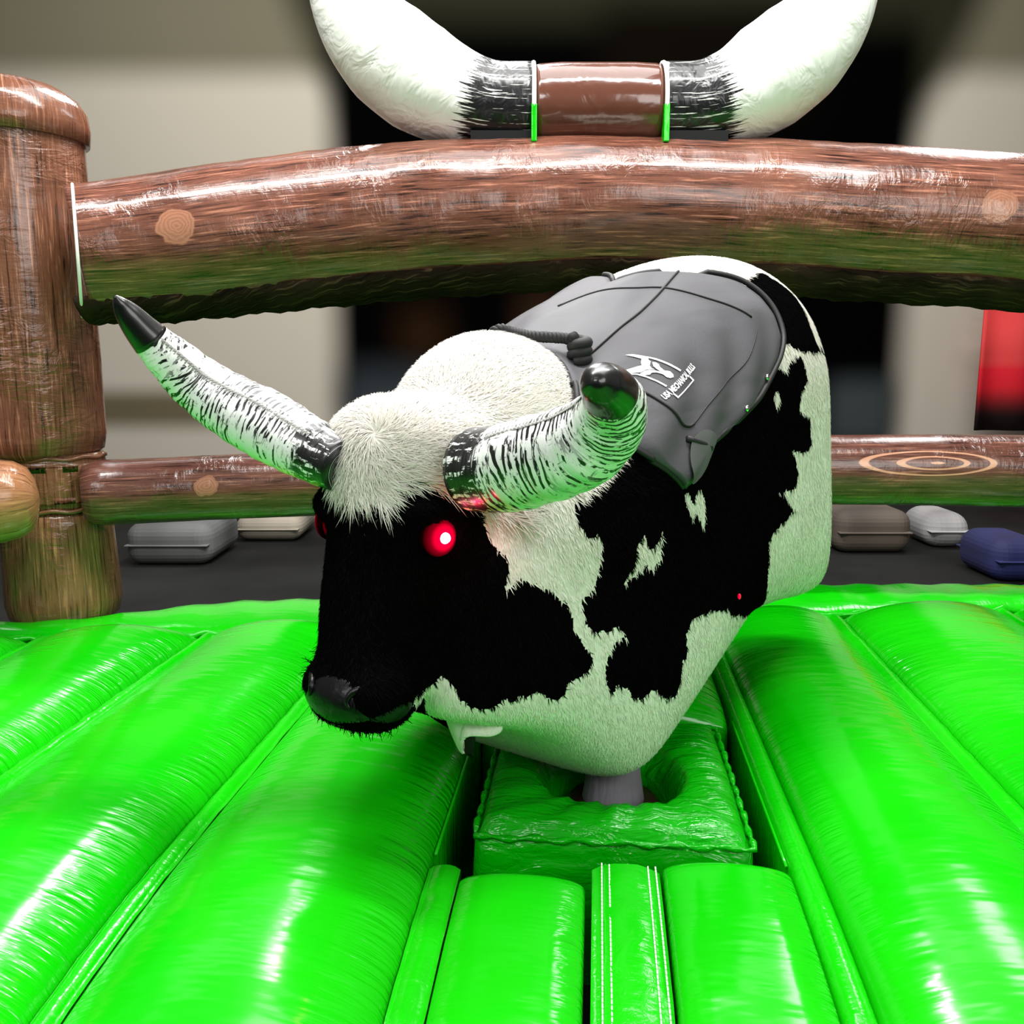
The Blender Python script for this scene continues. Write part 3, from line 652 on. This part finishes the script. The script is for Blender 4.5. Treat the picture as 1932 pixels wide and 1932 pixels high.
def build_horns():
    m = mat('horn_paint', (.8, .8, .76), .38, Coat_Weight=.15); t = NT(m); uv = t.coord('UV'); x, y, _ = t.sep(uv)
    wob = t.math('MULTIPLY', t.math('SUBTRACT', t.noise(uv, 9, 2), .5), .05)
    rings = t.math('SINE', t.math('MULTIPLY', t.math('ADD', x, wob), 520))
    n1 = t.noise(t.mapping(uv, (26, 13, 1)), 1.8, 4, .65, .4); n2 = t.noise(uv, 6, 2)
    msk = t.math('ADD', n1, t.math('MULTIPLY', t.math('SUBTRACT', n2, .5), .7))
    st = t.math('MULTIPLY', t.mr(rings, .1, .5), t.mr(msk, .47, .52))
    n4 = t.noise(t.mapping(uv, (70, 12, 1), (7, 1, 0)), 1.4, 4, .7, .5); st = t.math('MAXIMUM', st, t.math('MULTIPLY', t.mr(n4, .55, .59), t.mr(n2, .34, .5)))
    n3 = t.noise(t.mapping(uv, (14, 50, 1), (3, 3, 0)), 1.5, 4, .65); st = t.math('MAXIMUM', st, t.math('MULTIPLY', t.mr(n3, .62, .68), .7))
    base = t.mr(t.math('ADD', x, t.math('MULTIPLY', t.math('SUBTRACT', n1, .5), .10)), .078, .088, 1., 0.)
    base = t.math('MULTIPLY', base, t.mr(n3, .41, .47))
    obn = t.new('ShaderNodeObjectInfo').outputs['Random']
    tip = t.mr(t.math('ADD', y, 0.), 10, 11)
    k = t.math('MAXIMUM', st, base)
    t.color(t.mix(k, (.88, .88, .86), (.006, .006, .006)))
    t.normal(t.bump(t.noise(t.mapping(uv, (60, 3, 1)), 1.2, 2), .5, .006))
    mtip = mat('horn_tip_paint', (.006, .006, .006), .3, Coat_Weight=.3)
    for side in (-1, 1):
        path, rad = horn(side); kk = 55 if side < 0 else 51
        o = tube_uv('horn', path[:kk+1], list(rad[:kk+1]), m, bull, m=40, disp=lambda s, a: .012*math.sin(s*170)+.01*math.sin(s*90+a))
        tube('horn_tip', path[kk-1:], list(rad[kk-1:]*1.02), mtip, o, m=32)
        # laced seam running along the horn
        r, fr = tube_rings(path, rad, 40); V = []; F_ = []
        for i in range(9, kk-1):
            ang = -.75 if side < 0 else .75
            for sgn in (-1, 1):
                p = path[i]+rad[i]*1.012*(fr[i][0]*math.cos(ang+sgn*.05)+fr[i][1]*math.sin(ang+sgn*.05)); tg = fr[i][2]*.0028; w2 = (fr[i][1]*math.cos(ang)-fr[i][0]*math.sin(ang))*.0032
                k0 = len(V); nn = (fr[i][0]*math.cos(ang)+fr[i][1]*math.sin(ang))*.0015
                V += [p-tg-w2, p+tg-w2+tg*sgn, p+tg+w2+tg*sgn, p-tg+w2, p+nn]; F_ += [(k0, k0+1, k0+4), (k0+1, k0+2, k0+4), (k0+2, k0+3, k0+4), (k0+3, k0, k0+4), (k0+3, k0+2, k0+1, k0)]
        obj('laced_seam', V, F_, mat('seam_thread', (.30, .30, .28), .7), o, smooth=False)
build_horns()
# eyes
M_eye = mat('red_led', (.01, 0, .0), .6, Specular_IOR_Level=.0, Emission_Color=(1, .0, .035, 1))
def led_halo():  # red halo round the LED put into the lens emission, fading outward
    t = NT(M_eye); x = t.coord()
    dd = t.new('ShaderNodeVectorMath', operation='LENGTH'); t.put(dd.inputs[0], x); r = dd.outputs['Value']
    t.put(t.b.inputs['Emission Strength'], t.ramp(t.mr(r, .009, .037, smooth=False), [(0, (1, 1, 1)), (.35, (.62, .62, .62)), (.65, (.12, .12, .12)), (.95, (.0, .0, .0))]))
    m2 = [n for n in t.n if n.type == 'VALTORGB'][0]; k = t.math('MULTIPLY', m2.outputs[0], 2.2); t.put(t.b.inputs['Emission Strength'], k)
led_halo()
M_core = mat('led_core', (1, .9, .9), .3, Emission_Color=(1, .75, .8, 1), Emission_Strength=12)
def eyes():
    for side in (-1, 1):
        h = bvh.ray_cast(Vector((.285, side*.5-.02, 1.25)), Vector((.06, -side, 0)).normalized())[0]
        h = np.array(h); n = np.array([.25, side*.97, 0])
        def ball(name, c, r, m_, par):
            R = [[(c[0]+r*math.sin(p)*math.cos(a), c[1]+r*math.cos(p), c[2]+r*math.sin(p)*math.sin(a)) for a in np.linspace(0, 2*PI, 24, endpoint=False)] for p in np.linspace(.08, PI-.08, 12)]
            v, f = loft(R); return obj(name, v, f, m_, par)
        R = [[((r*math.cos(a)), side*dz, r*math.sin(a)) for a in np.linspace(0, 2*PI, 32, endpoint=False)] for r, dz in ((.036, -.014), (.036, -.006), (.033, .001), (.026, .007), (.016, .011), (.006, .0125))]
        v, f = loft(R); o = obj('eye', v, f if side > 0 else [q[::-1] for q in f], M_eye, bull); o.location = tuple(h+n*.004); o.rotation_euler = (0, 0, -side*.25)
        ball('lamp', (0, side*.0115, 0), .0098, M_core, o)
        l = bpy.data.lights.new('eye_glow', 'POINT'); l.energy = .22; l.color = (1, .0, .06); l.shadow_soft_size = .01
        lo = bpy.data.objects.new('eye_glow', l); COL.objects.link(lo); lo.parent = bull; lo.location = tuple(h+n*.035)
eyes()
def nose():
    m = mat('nose_leather', (.002, .002, .0025), .34, Specular_IOR_Level=.3); t = NT(m)
    t.normal(t.bump(t.noise(t.coord(), 55, 3), .5, .004))
    R = []; c = (.388, -.005, .968); r = (.080, .112, .062)
    for i in range(1, 24):
        p = PI*i/24
        R.append([(c[0]+r[0]*math.sin(p)*math.cos(a), c[1]+r[1]*math.cos(p), c[2]+r[2]*math.sin(p)*math.sin(a)) for a in np.linspace(0, 2*PI, 32, endpoint=False)])
    v, f = loft(R); o = obj('muzzle', v, f, m, bull)
    def on(l, z, off): return np.array([c[0]+r[0]*math.sqrt(max(.02, 1-(l/r[1])**2-((z-c[2])/r[2])**2))+off, c[1]+l, z])
    for sd in (-1, 1):
        rr = [on(sd*(.066+.022*math.cos(a)), .985+.017*math.sin(a), .001) for a in np.linspace(-.9, 4.0, 40)]
        tube('nostril', rr, [.002+.0055*math.sin(PI*i/39) for i in range(40)], m, o, m=10)
    mo = [on(l, .928+.9*l*l, .0) for l in np.linspace(-.078, .078, 30)]
    tube('mouth_line', mo, .0018, mat('lip', (.06, .06, .055), .5), o, m=8)
nose()
def flap():
    # loose hide hanging under the right side of the chest
    def sheet(name, ring, m, th, parent=bull):
        r = np.array(ring); r = catmull(np.vstack([r, r[:1]]), 60)[:-1]; c = r.mean(0); V = list(c+(r-c)*.5)+list(r)+[c]; n = len(r)
        f = [(i, (i+1) % n, n+(i+1) % n, n+i) for i in range(n)]+[((i+1) % n, i, 2*n) for i in range(n)]
        o = obj(name, V, f, m, parent); sd = o.modifiers.new('t', 'SOLIDIFY'); sd.thickness = th; sd.offset = -1; return o
    m = mat('hide_edge', (.74, .72, .64), .8); t = NT(m); t.normal(t.bump(t.noise(t.mapping(t.coord(), (90, 90, 22)), 1, 3), .4, .006))
    o = sheet('chest_flap', [(0.209, 0.021, 0.939), (0.205, 0.039, 0.894), (0.206, 0.06, 0.851), (0.206, 0.077, 0.823), (0.206, 0.088, 0.812), (0.206, 0.096, 0.813), (0.21, 0.1, 0.844), (0.189, 0.144, 0.85), (0.175, 0.159, 0.87), (0.175, 0.141, 0.929), (0.188, 0.081, 0.956)], m, .012)
    sheet('strap', [(0.207, 0.093, 0.85), (0.204, 0.092, 0.826), (0.203, 0.093, 0.81), (0.197, 0.103, 0.807), (0.2, 0.109, 0.83), (0.201, 0.11, 0.852)], M_black, .008, o)
flap()
h_ = bvh.ray_cast(Vector((-.475, 1.0, 1.012)), Vector((0, -1, 0)))[0]
ball_r = [[(h_.x+.003*math.sin(p)*math.cos(a), h_.y+.01+.004*math.cos(p), h_.z+.007*math.sin(p)*math.sin(a)) for a in np.linspace(0, 2*PI, 12, endpoint=False)] for p in np.linspace(.1, PI-.1, 8)]
obj('red_light_spot', *loft(ball_r), mat('light_spot_red', (.6, 0, .03), .3, Emission_Color=(1, 0, .05, 1), Emission_Strength=.7), bull)  # glowing bead standing in for a red spot of light on the flank

# ------------------------------------------------------------------ saddle pad draped over the back
def drape(s, th, off):
    """point on the body: th = angle from straight up about the spine at height zc, + towards the bull's left"""
    c = Vector((s, 0, 1.34+.12*smoothstep(-.1, -.8, s)))
    d = Vector((0, math.sin(th), math.cos(th)))
    o = c+d*1.2; h, n, i, _ = bvh.ray_cast(o, -d)
    if h is None: h = c+d*.36; n = d
    return np.array(h+d*off)
TH = [0, .12, .3, .52, .67, .84, 1.0, 1.16, 1.27, 1.34, 1.42, 1.46, 1.49, 1.51, 1.54, 1.61, 1.71]
SB = [-.50, -.555, -.61, -.685, -.735, -.757, -.757, -.735, -.69, -.64, -.57, -.52, -.43, -.35, -.30, -.268, -.205]
SF = [-.10, -.11, -.10, -.08, -.06, -.035, -.012, -.015, -.03, -.05, -.07, -.083, -.095, -.105, -.12, -.152, -.19]
def saddle():
    m = mat('saddle_cloth', (.062, .060, .066), .62, Specular_IOR_Level=.35); t = NT(m); ob = t.coord()
    n = t.noise(t.mapping(ob, (2, 5, 5), rot=(.3, .5, 0)), 1.3, 1.5, .4, .6); fine = t.noise(ob, 160, 2)
    b = t.bump(n, .5, .03); t.normal(t.bump(fine, .12, .003, b))
    V = []; UV = []; nu, nv = 110, 60; thm = 1.71
    for i in range(nu+1):
        th = -thm+2*thm*i/nu; f = np.interp(abs(th), TH, SF); bk = np.interp(abs(th), TH, SB)
        for j in range(nv+1):
            q = j/nv; s = f+(bk-f)*q
            e = min(q, 1-q, (thm-abs(th))/thm*1.5)*14; off = .006+.016*min(1, e)**.5
            wr = .0045*math.sin((s*9+math.sin(th*2.1)*2.2)*4+th*3)*smoothstep(.3, 1.1, abs(th))+.005*mnoise.noise(Vector((s*5, th*3, 1)))
            off += wr*min(1, e)
            V.append(drape(s, th, off)); UV.append((q, i/nu))
    o = obj('saddle_pad', V, grid_faces(nu+1, nv+1, flip=True), m, bull, uv=UV)
    sd = o.modifiers.new('t', 'SOLIDIFY'); sd.thickness = .012; sd.offset = -1
    SP = [Vector(v) for v in V]; sb = BVHTree.FromPolygons(SP, grid_faces(nu+1, nv+1))
    def on(s, th, off=.002):
        c = Vector((s, 0, 1.34+.12*smoothstep(-.1, -.8, s))); d = Vector((0, math.sin(th), math.cos(th)))
        h = sb.ray_cast(c+d*1.2, -d)[0]
        return np.array(h+d*off) if h is not None else drape(s, th, .02+off)
    mt = mat('black_thread', (.003, .003, .003), .6)
    def line(name, pts, r, m_=mt, off=.001, n=40):
        P2 = catmull([(a, b, 0) for a, b in pts], n)
        return tube(name, [on(a, b, off) for a, b, _ in P2], r, m_, o, m=8)
    line('seam', [(-.12, .60), (-.168, .575), (-.243, .544), (-.337, .514), (-.466, .443), (-.60, .36)], .0036)
    line('seam', [(-.30, -.10), (-.388, .037), (-.436, .271), (-.483, .434), (-.525, .657), (-.57, .824), (-.611, .971)], .0026)
    line('seam', [(-.10, .95), (-.153, 1.055), (-.176, 1.2), (-.202, 1.33), (-.225, 1.37), (-.244, 1.368)], .0032)
    line('seam', [(-.244, 1.368), (-.312, 1.295), (-.395, 1.245), (-.507, 1.201), (-.602, 1.064)], .0016)
    for sg in (-1, 1):
        ths = [x*sg for x in TH]
        line('edge_binding', list(zip(SB, ths)), .007, mt, off=-.004, n=80)
        line('edge_binding', list(zip(SF, ths)), .006, mt, off=-.004, n=80)
    # grey suede patch at the low corner
    mg = mat('grey_suede', (.06, .065, .06), .85)
    ring = [on(a, b, .008) for a, b in catmull([(x, y, 0) for x, y in ((-.184, 1.67), (-.186, 1.556), (-.21, 1.455), (-.246, 1.415), (-.275, 1.437), (-.296, 1.50), (-.25, 1.60), (-.20, 1.68), (-.184, 1.67))], 40)[:-1, :2]]
    c = on(-.238, 1.53, .012); o2 = obj('corner_patch', ring+[c], [(i, (i+1) % len(ring), len(ring)) for i in range(len(ring))], mg, o)
    # studs
    mc = mat('steel_stud', (.8, .8, .8), .2, Metallic=1.)
    for s, th in ((-.584, 1.356), (-.442, 1.442)):
        p = on(s, th, .002); R = [[(p[0]+r*math.cos(a), p[1]+z, p[2]+r*math.sin(a)) for a in np.linspace(0, 2*PI, 12, endpoint=False)] for r, z in ((.008, 0), (.007, .004), (.003, .006))]
        v, f = loft(R); obj('stud', v, f, mc, o)
    return o, on, sb
saddle_o, on_saddle, sbvh = saddle()
# braided grab rope in front of the saddle
def rope():
    m = mat('black_rope', (.006, .006, .006), .7)
    base = bvh.ray_cast(Vector((-.12, .15, 2.2)), Vector((0, 0, -1)))[0]; z0 = base.z
    def z(s, l): return bvh.ray_cast(Vector((s, l, 2.4)), Vector((0, 0, -1)))[0].z
    ctrl = ROPE if ROPE else [(-.12, -.10, z(-.12, -.10)+.01), (-.13, -.06, z(-.13, -.06)+.06), (-.135, .05, z(-.13, .05)+.075), (-.14, .16, z(-.14, .16)+.085), (-.15, .185, z(-.15, .185)+.05), (-.16, .19, z(-.16, .19)-.02)]
    path = catmull(ctrl, 80)
    e = obj('grab_rope', *loft(tube_rings(path, [.0075]*80, 12, (1, 0, 0))[0]), m, bull)
    r, fr = tube_rings(path, [.0075]*80, 12, (1, 0, 0))
    for k in range(3):
        p = [path[i]+fr[i][0]*.006*math.cos(i*.9+k*2.094)+fr[i][1]*.006*math.sin(i*.9+k*2.094) for i in range(80)]
        tube('strand', p, .0065, m, e, m=8)
    # big knot at the end
    q = path[-12]; kn = []
    for i in range(90):
        a = i*.21; kn.append(q+np.array([.015*math.cos(a), .015*math.sin(a), -.03+.05*i/90]))
    tube('knot', kn, .012, m, e, m=10)
    q = path[3]; kn = [q+np.array([.02*math.sin(i*.4), -.03+.05*i/40+.0, .01*math.cos(i*.4)]) for i in range(40)]
    tube('knot', kn, .011, m, e, m=10)
ROPE = [(-.06, -.09, 1.56), (-.08, -.045, 1.612), (-.10, -.010, 1.607), (-.10, .028, 1.600), (-.10, .075, 1.597), (-.11, .114, 1.593), (-.12, .137, 1.578), (-.13, .13, 1.535)]
rope()

# ------------------------------------------------------------------ printed emblem on the saddle
def emblem():
    m = mat('white_print', (.85, .85, .85), .6)
    def patch(polys, name, off=.0022):
        bm = bmesh.new()
        for L_ in polys:
            try: bm.faces.new([bm.verts.new((a, b, 0)) for a, b in L_])
            except ValueError: pass
        bmesh.ops.triangulate(bm, faces=bm.faces[:])
        bmesh.ops.subdivide_edges(bm, edges=bm.edges[:], cuts=2)
        bmesh.ops.triangulate(bm, faces=bm.faces[:])
        V = [on_saddle(v.co.x, v.co.y, off) for v in bm.verts]; bm.verts.index_update()
        F_ = [[v.index for v in f.verts] for f in bm.faces]; bm.free()
        return obj(name, V, F_, m, saddle_o, smooth=False)
    patch([LOGO[k] for k in ('horns', 'up', 'lo', 'face', 'b1')], 'bull_emblem')
    cu = bpy.data.curves.new('txt', 'FONT'); cu.body = 'USA MECHANICAL BULLS'; cu.offset = .035; cu.resolution_u = 2
    to = bpy.data.objects.new('txt', cu); COL.objects.link(to); dg = bpy.context.evaluated_depsgraph_get()
    me = bpy.data.meshes.new_from_object(to.evaluated_get(dg)); bpy.data.objects.remove(to)
    co = np.array([v.co[:] for v in me.vertices]); mn = co.min(0); mx = co.max(0); q = (co-mn)/np.maximum(mx-mn, 1e-6)
    bl, br, tr, tl = [np.array(p) for p in LOGO['text']]
    V = []
    for a, b, _ in q:
        p = (bl*(1-a)+br*a)*(1-b)+(tl*(1-a)+tr*a)*b; V.append(on_saddle(p[0], p[1], .0026))
    obj('lettering', V, [tuple(p.vertices) for p in me.polygons], m, saddle_o, smooth=False); bpy.data.meshes.remove(me)
emblem()

# ------------------------------------------------------------------ coat colours of the hide, laid out in the bull's own frame
PU = np.array(PU); PV = np.array(PV); PD = np.array(PD)
def inside(poly, u, v):
    p = np.asarray(poly); c = np.zeros(len(u), bool); j = len(p)-1
    for i in range(len(p)):
        xi, yi = p[i]; xj, yj = p[j]
        if yi != yj:
            k = ((yi > v) != (yj > v)) & (u < (xj-xi)*(v-yi)/(yj-yi)+xi); c ^= k
        j = i
    return c
def ragged(p, amp):
    r = np.array([[mnoise.noise(Vector((x*55, y*55, z*22))), mnoise.noise(Vector((x*55+9, y*55, z*22+4)))] for x, y, z in p])
    return r*amp
def coat(p, nrm, amp=.006):
    """1 = white hide, 0 = black hide, 2 = grey scuff"""
    p = np.array(p, float); n = np.asarray(nrm)
    far = (n@PD > .12) & (p[:, 1] < .02)
    p[far, 1] = np.abs(p[far, 1]); j = ragged(p, amp)
    u = p@PU+j[:, 0]; v = p@PV+j[:, 1]*1.6
    W = inside(PATCH['main'], u, v)
    for k in ('spot1', 'spot2', 'spot3', 'rump'): W |= inside(PATCH[k], u, v)
    W |= inside(PATCH['poll'], u, v) & (p[:, 0] > .05) & (p[:, 2] > 1.2)
    W |= inside(PATCH['hump'], u, v) & (p[:, 0] < .33)
    W &= ~inside(PATCH['rumpblack'], u, v)
    rear = p[:, 0] < -1.0-.25*(1.6-np.minimum(p[:, 2], 1.6))-.05
    W |= rear
    return W.astype(float)
def normals(co, faces):
    f = np.array([q[:3] for q in faces]); fn = np.cross(co[f[:, 1]]-co[f[:, 0]], co[f[:, 2]]-co[f[:, 0]])
    n = np.zeros_like(co)
    for k in range(3): np.add.at(n, f[:, k], fn)
    return n/np.maximum(np.linalg.norm(n, axis=1), 1e-12)[:, None]
BN = normals(BV, BFc)
def paint_body():
    a = body.data.attributes.new('coat', 'FLOAT', 'POINT'); c = coat(BV, BN)
    a.data.foreach_set('value', c.astype(np.float32))
    t = NT(M_coat); at = t.new('ShaderNodeAttribute'); at.attribute_name = 'coat'; f = at.outputs['Fac']; ob = t.coord()
    wc = t.ramp(t.noise(ob, 5, 4), [(.3, (.66, .63, .54)), (.65, (.80, .77, .70))])
    t.color(t.mix(t.mr(f, .35, .65), (.0015, .0014, .0015), wc))
    t.normal(t.bump(t.noise(t.mapping(ob, (90, 90, 22)), 1, 3), .35, .006, t.bump(t.noise(ob, 7, 3), .25, .02)))
    return c
CV = paint_body()
# ------------------------------------------------------------------ hair: thin tapered strands grown on the hide
def tri_data():
    f = np.array([q for q in BFc if len(q) == 4]); t = np.vstack([f[:, [0, 1, 2]], f[:, [0, 2, 3]]])
    a = BV[t[:, 0]]; ar = .5*np.linalg.norm(np.cross(BV[t[:, 1]]-a, BV[t[:, 2]]-a), axis=1)
    return t, ar
TRI, AREA = tri_data(); TC = BV[TRI].mean(1); TN = BN[TRI[:, 0]]
def sample(mask_w, n):
    w_ = AREA*mask_w; i = rng.choice(len(TRI), n, p=w_/w_.sum()); r1, r2 = rng.random(n), rng.random(n)
    k = r1+r2 > 1; r1[k] = 1-r1[k]; r2[k] = 1-r2[k]; t = TRI[i]
    p = BV[t[:, 0]]+(BV[t[:, 1]]-BV[t[:, 0]])*r1[:, None]+(BV[t[:, 2]]-BV[t[:, 0]])*r2[:, None]
    return p, BN[t[:, 0]]
def strands(name, p, n, d, length, width, m, lift=.35, curl=.2, parent=None):
    """ribbons of 3 segments bending from lift along the normal to the lying direction d"""
    N = len(p); d = d-(np.sum(d*n, 1))[:, None]*n; d /= np.maximum(np.linalg.norm(d, axis=1), 1e-9)[:, None]
    s = np.cross(n, d); ang = rng.normal(0, curl, N)[:, None]
    d = d*np.cos(ang)+s*np.sin(ang); s = np.cross(n, d); L_ = (length*rng.uniform(.65, 1.2, N))[:, None]
    lf = (lift*rng.uniform(.5, 1.4, N))[:, None]; bend = rng.normal(0, .25, N)[:, None]
    V = np.zeros((N, 7, 3)); W = np.broadcast_to(np.asarray(width, float), (N,))[:, None]
    for k, (q, wd) in enumerate(((0, 1), (.34, .85), (.68, .5))):
        c = p+L_*(d*(q)+n*(lf*(q-.55*q*q))+s*bend*q*q*.5)
        V[:, k*2] = c-s*W*wd*.5; V[:, k*2+1] = c+s*W*wd*.5
    V[:, 6] = p+L_*(d+n*lf*.40+s*bend*.5)
    base = (np.arange(N)*7)[:, None]
    quads = np.concatenate([base+np.array([0, 1, 3, 2]), base+np.array([2, 3, 5, 4])], 1).reshape(-1, 4)
    tris = base+np.array([4, 5, 6])
    me = bpy.data.meshes.new(name); me.vertices.add(N*7); me.vertices.foreach_set('co', V.astype(np.float32).ravel())
    lv = np.concatenate([quads.ravel(), tris.ravel()]).astype(np.int32); me.loops.add(len(lv)); me.loops.foreach_set('vertex_index', lv)
    ls = np.concatenate([np.arange(len(quads))*4, len(quads)*4+np.arange(N)*3]).astype(np.int32)
    me.polygons.add(len(ls)); me.polygons.foreach_set('loop_start', ls); me.polygons.foreach_set('use_smooth', np.ones(len(ls), bool))
    me.update(calc_edges=True); me.validate(); me.materials.append(m)
    o = bpy.data.objects.new(name, me); COL.objects.link(o); o.parent = parent or bull; o['kind'] = 'stuff'
    return o
def hair_material(name, c, var, rough=.6, spec=.25):
    m = mat(name, c, rough, Specular_IOR_Level=spec); t = NT(m)
    g = t.new('ShaderNodeNewGeometry').outputs['Random Per Island']
    t.color(t.mix(g, c, var)); return m
M_hw = hair_material('white_hair', (.62, .585, .50), (.82, .80, .73)); M_hb = hair_material('black_hair', (.0012, .0012, .0012), (.003, .0026, .0028), .7, .0)
def grow():
    under = lambda p: (p[:, 0] > -.06) | True
    # how long and how thick the coat is in each region
    P_ = TC
    pollm = (P_[:, 2] > 1.27) & (P_[:, 0] > .04) & (np.abs(P_[:, 1]) < .2)
    humpm = (P_[:, 2] > 1.30) & (P_[:, 0] <= .10) & (P_[:, 0] > -.22)
    vis = TN@PD < .35
    saddle_cover = np.array([False]*len(P_))
    def split(name, w_, n, dirf, length, width, lift, curl):
        p, nn = sample(w_, n); c = coat(p, nn, .008) > .5
        # the pad lies on the hide: nothing grows through it
        th = np.arctan2(p[:, 1], p[:, 2]-(1.34+.12*smoothstep(-.1, -.8, p[:, 0])))
        sf = np.interp(np.abs(th), TH, SF); sb_ = np.interp(np.abs(th), TH, SB)
        clear = ~((p[:, 0] < sf+.012) & (p[:, 0] > sb_-.01) & (np.abs(th) < 1.72))
        d = dirf(p)
        for nm, k, m_ in (('white_'+name, c & clear, M_hw), ('black_'+name, ~c & clear, M_hb)):
            if k.sum() > 20: strands(nm, p[k], nn[k], d[k], length(p[k]) if callable(length) else length, width, m_, lift, curl)
    whorl = np.array([.35, 0.0, 1.405])
    def dir_poll(p):
        r = p-whorl; r[:, 2] -= .02; r /= np.maximum(np.linalg.norm(r, axis=1), 1e-6)[:, None]
        sw = np.cross(np.array([1., 0, 0]), r); return r+sw*.9+np.array([0, 0, -.35])
    split('poll_hair', (pollm & (TN[:, 0] > -.4)).astype(float), 30000, dir_poll, lambda p: np.where(coat(p, np.tile([1., 0, 0], (len(p), 1)), .0) > .5, .034+.030*np.clip((1.40-p[:, 2])/.08, 0, 1), .016), .0022, .24, .38)
    def dir_hump(p):
        d = np.zeros_like(p); d[:, 2] = -.7+1.2*(p[:, 2] > 1.45); d[:, 1] = np.sign(p[:, 1])*.7; d[:, 0] = -.8; return d
    split('hump_fur', humpm.astype(float), 26000, dir_hump, .026, .0020, .38, .25)
    def dir_body(p):
        d = np.zeros_like(p); d[:, 0] = -.45; d[:, 2] = -1; return d
    rest = (~pollm & ~humpm & vis).astype(float)
    split('short_fur', rest, 90000, dir_body, .016, .0022, .22, .25)
    # whiskers on the muzzle
    wm = ((P_[:, 2] < .935) & (P_[:, 0] > .3)) | ((P_[:, 2] > .99) & (P_[:, 2] < 1.05) & (P_[:, 0] > .36) & (P_[:, 1] < -.05))
    p, nn = sample(wm.astype(float), 260); d = np.zeros_like(p); d[:, 2] = -1; strands('whiskers', p, nn, d, .022, .0016, M_hb, 1.1, .5)

grow()
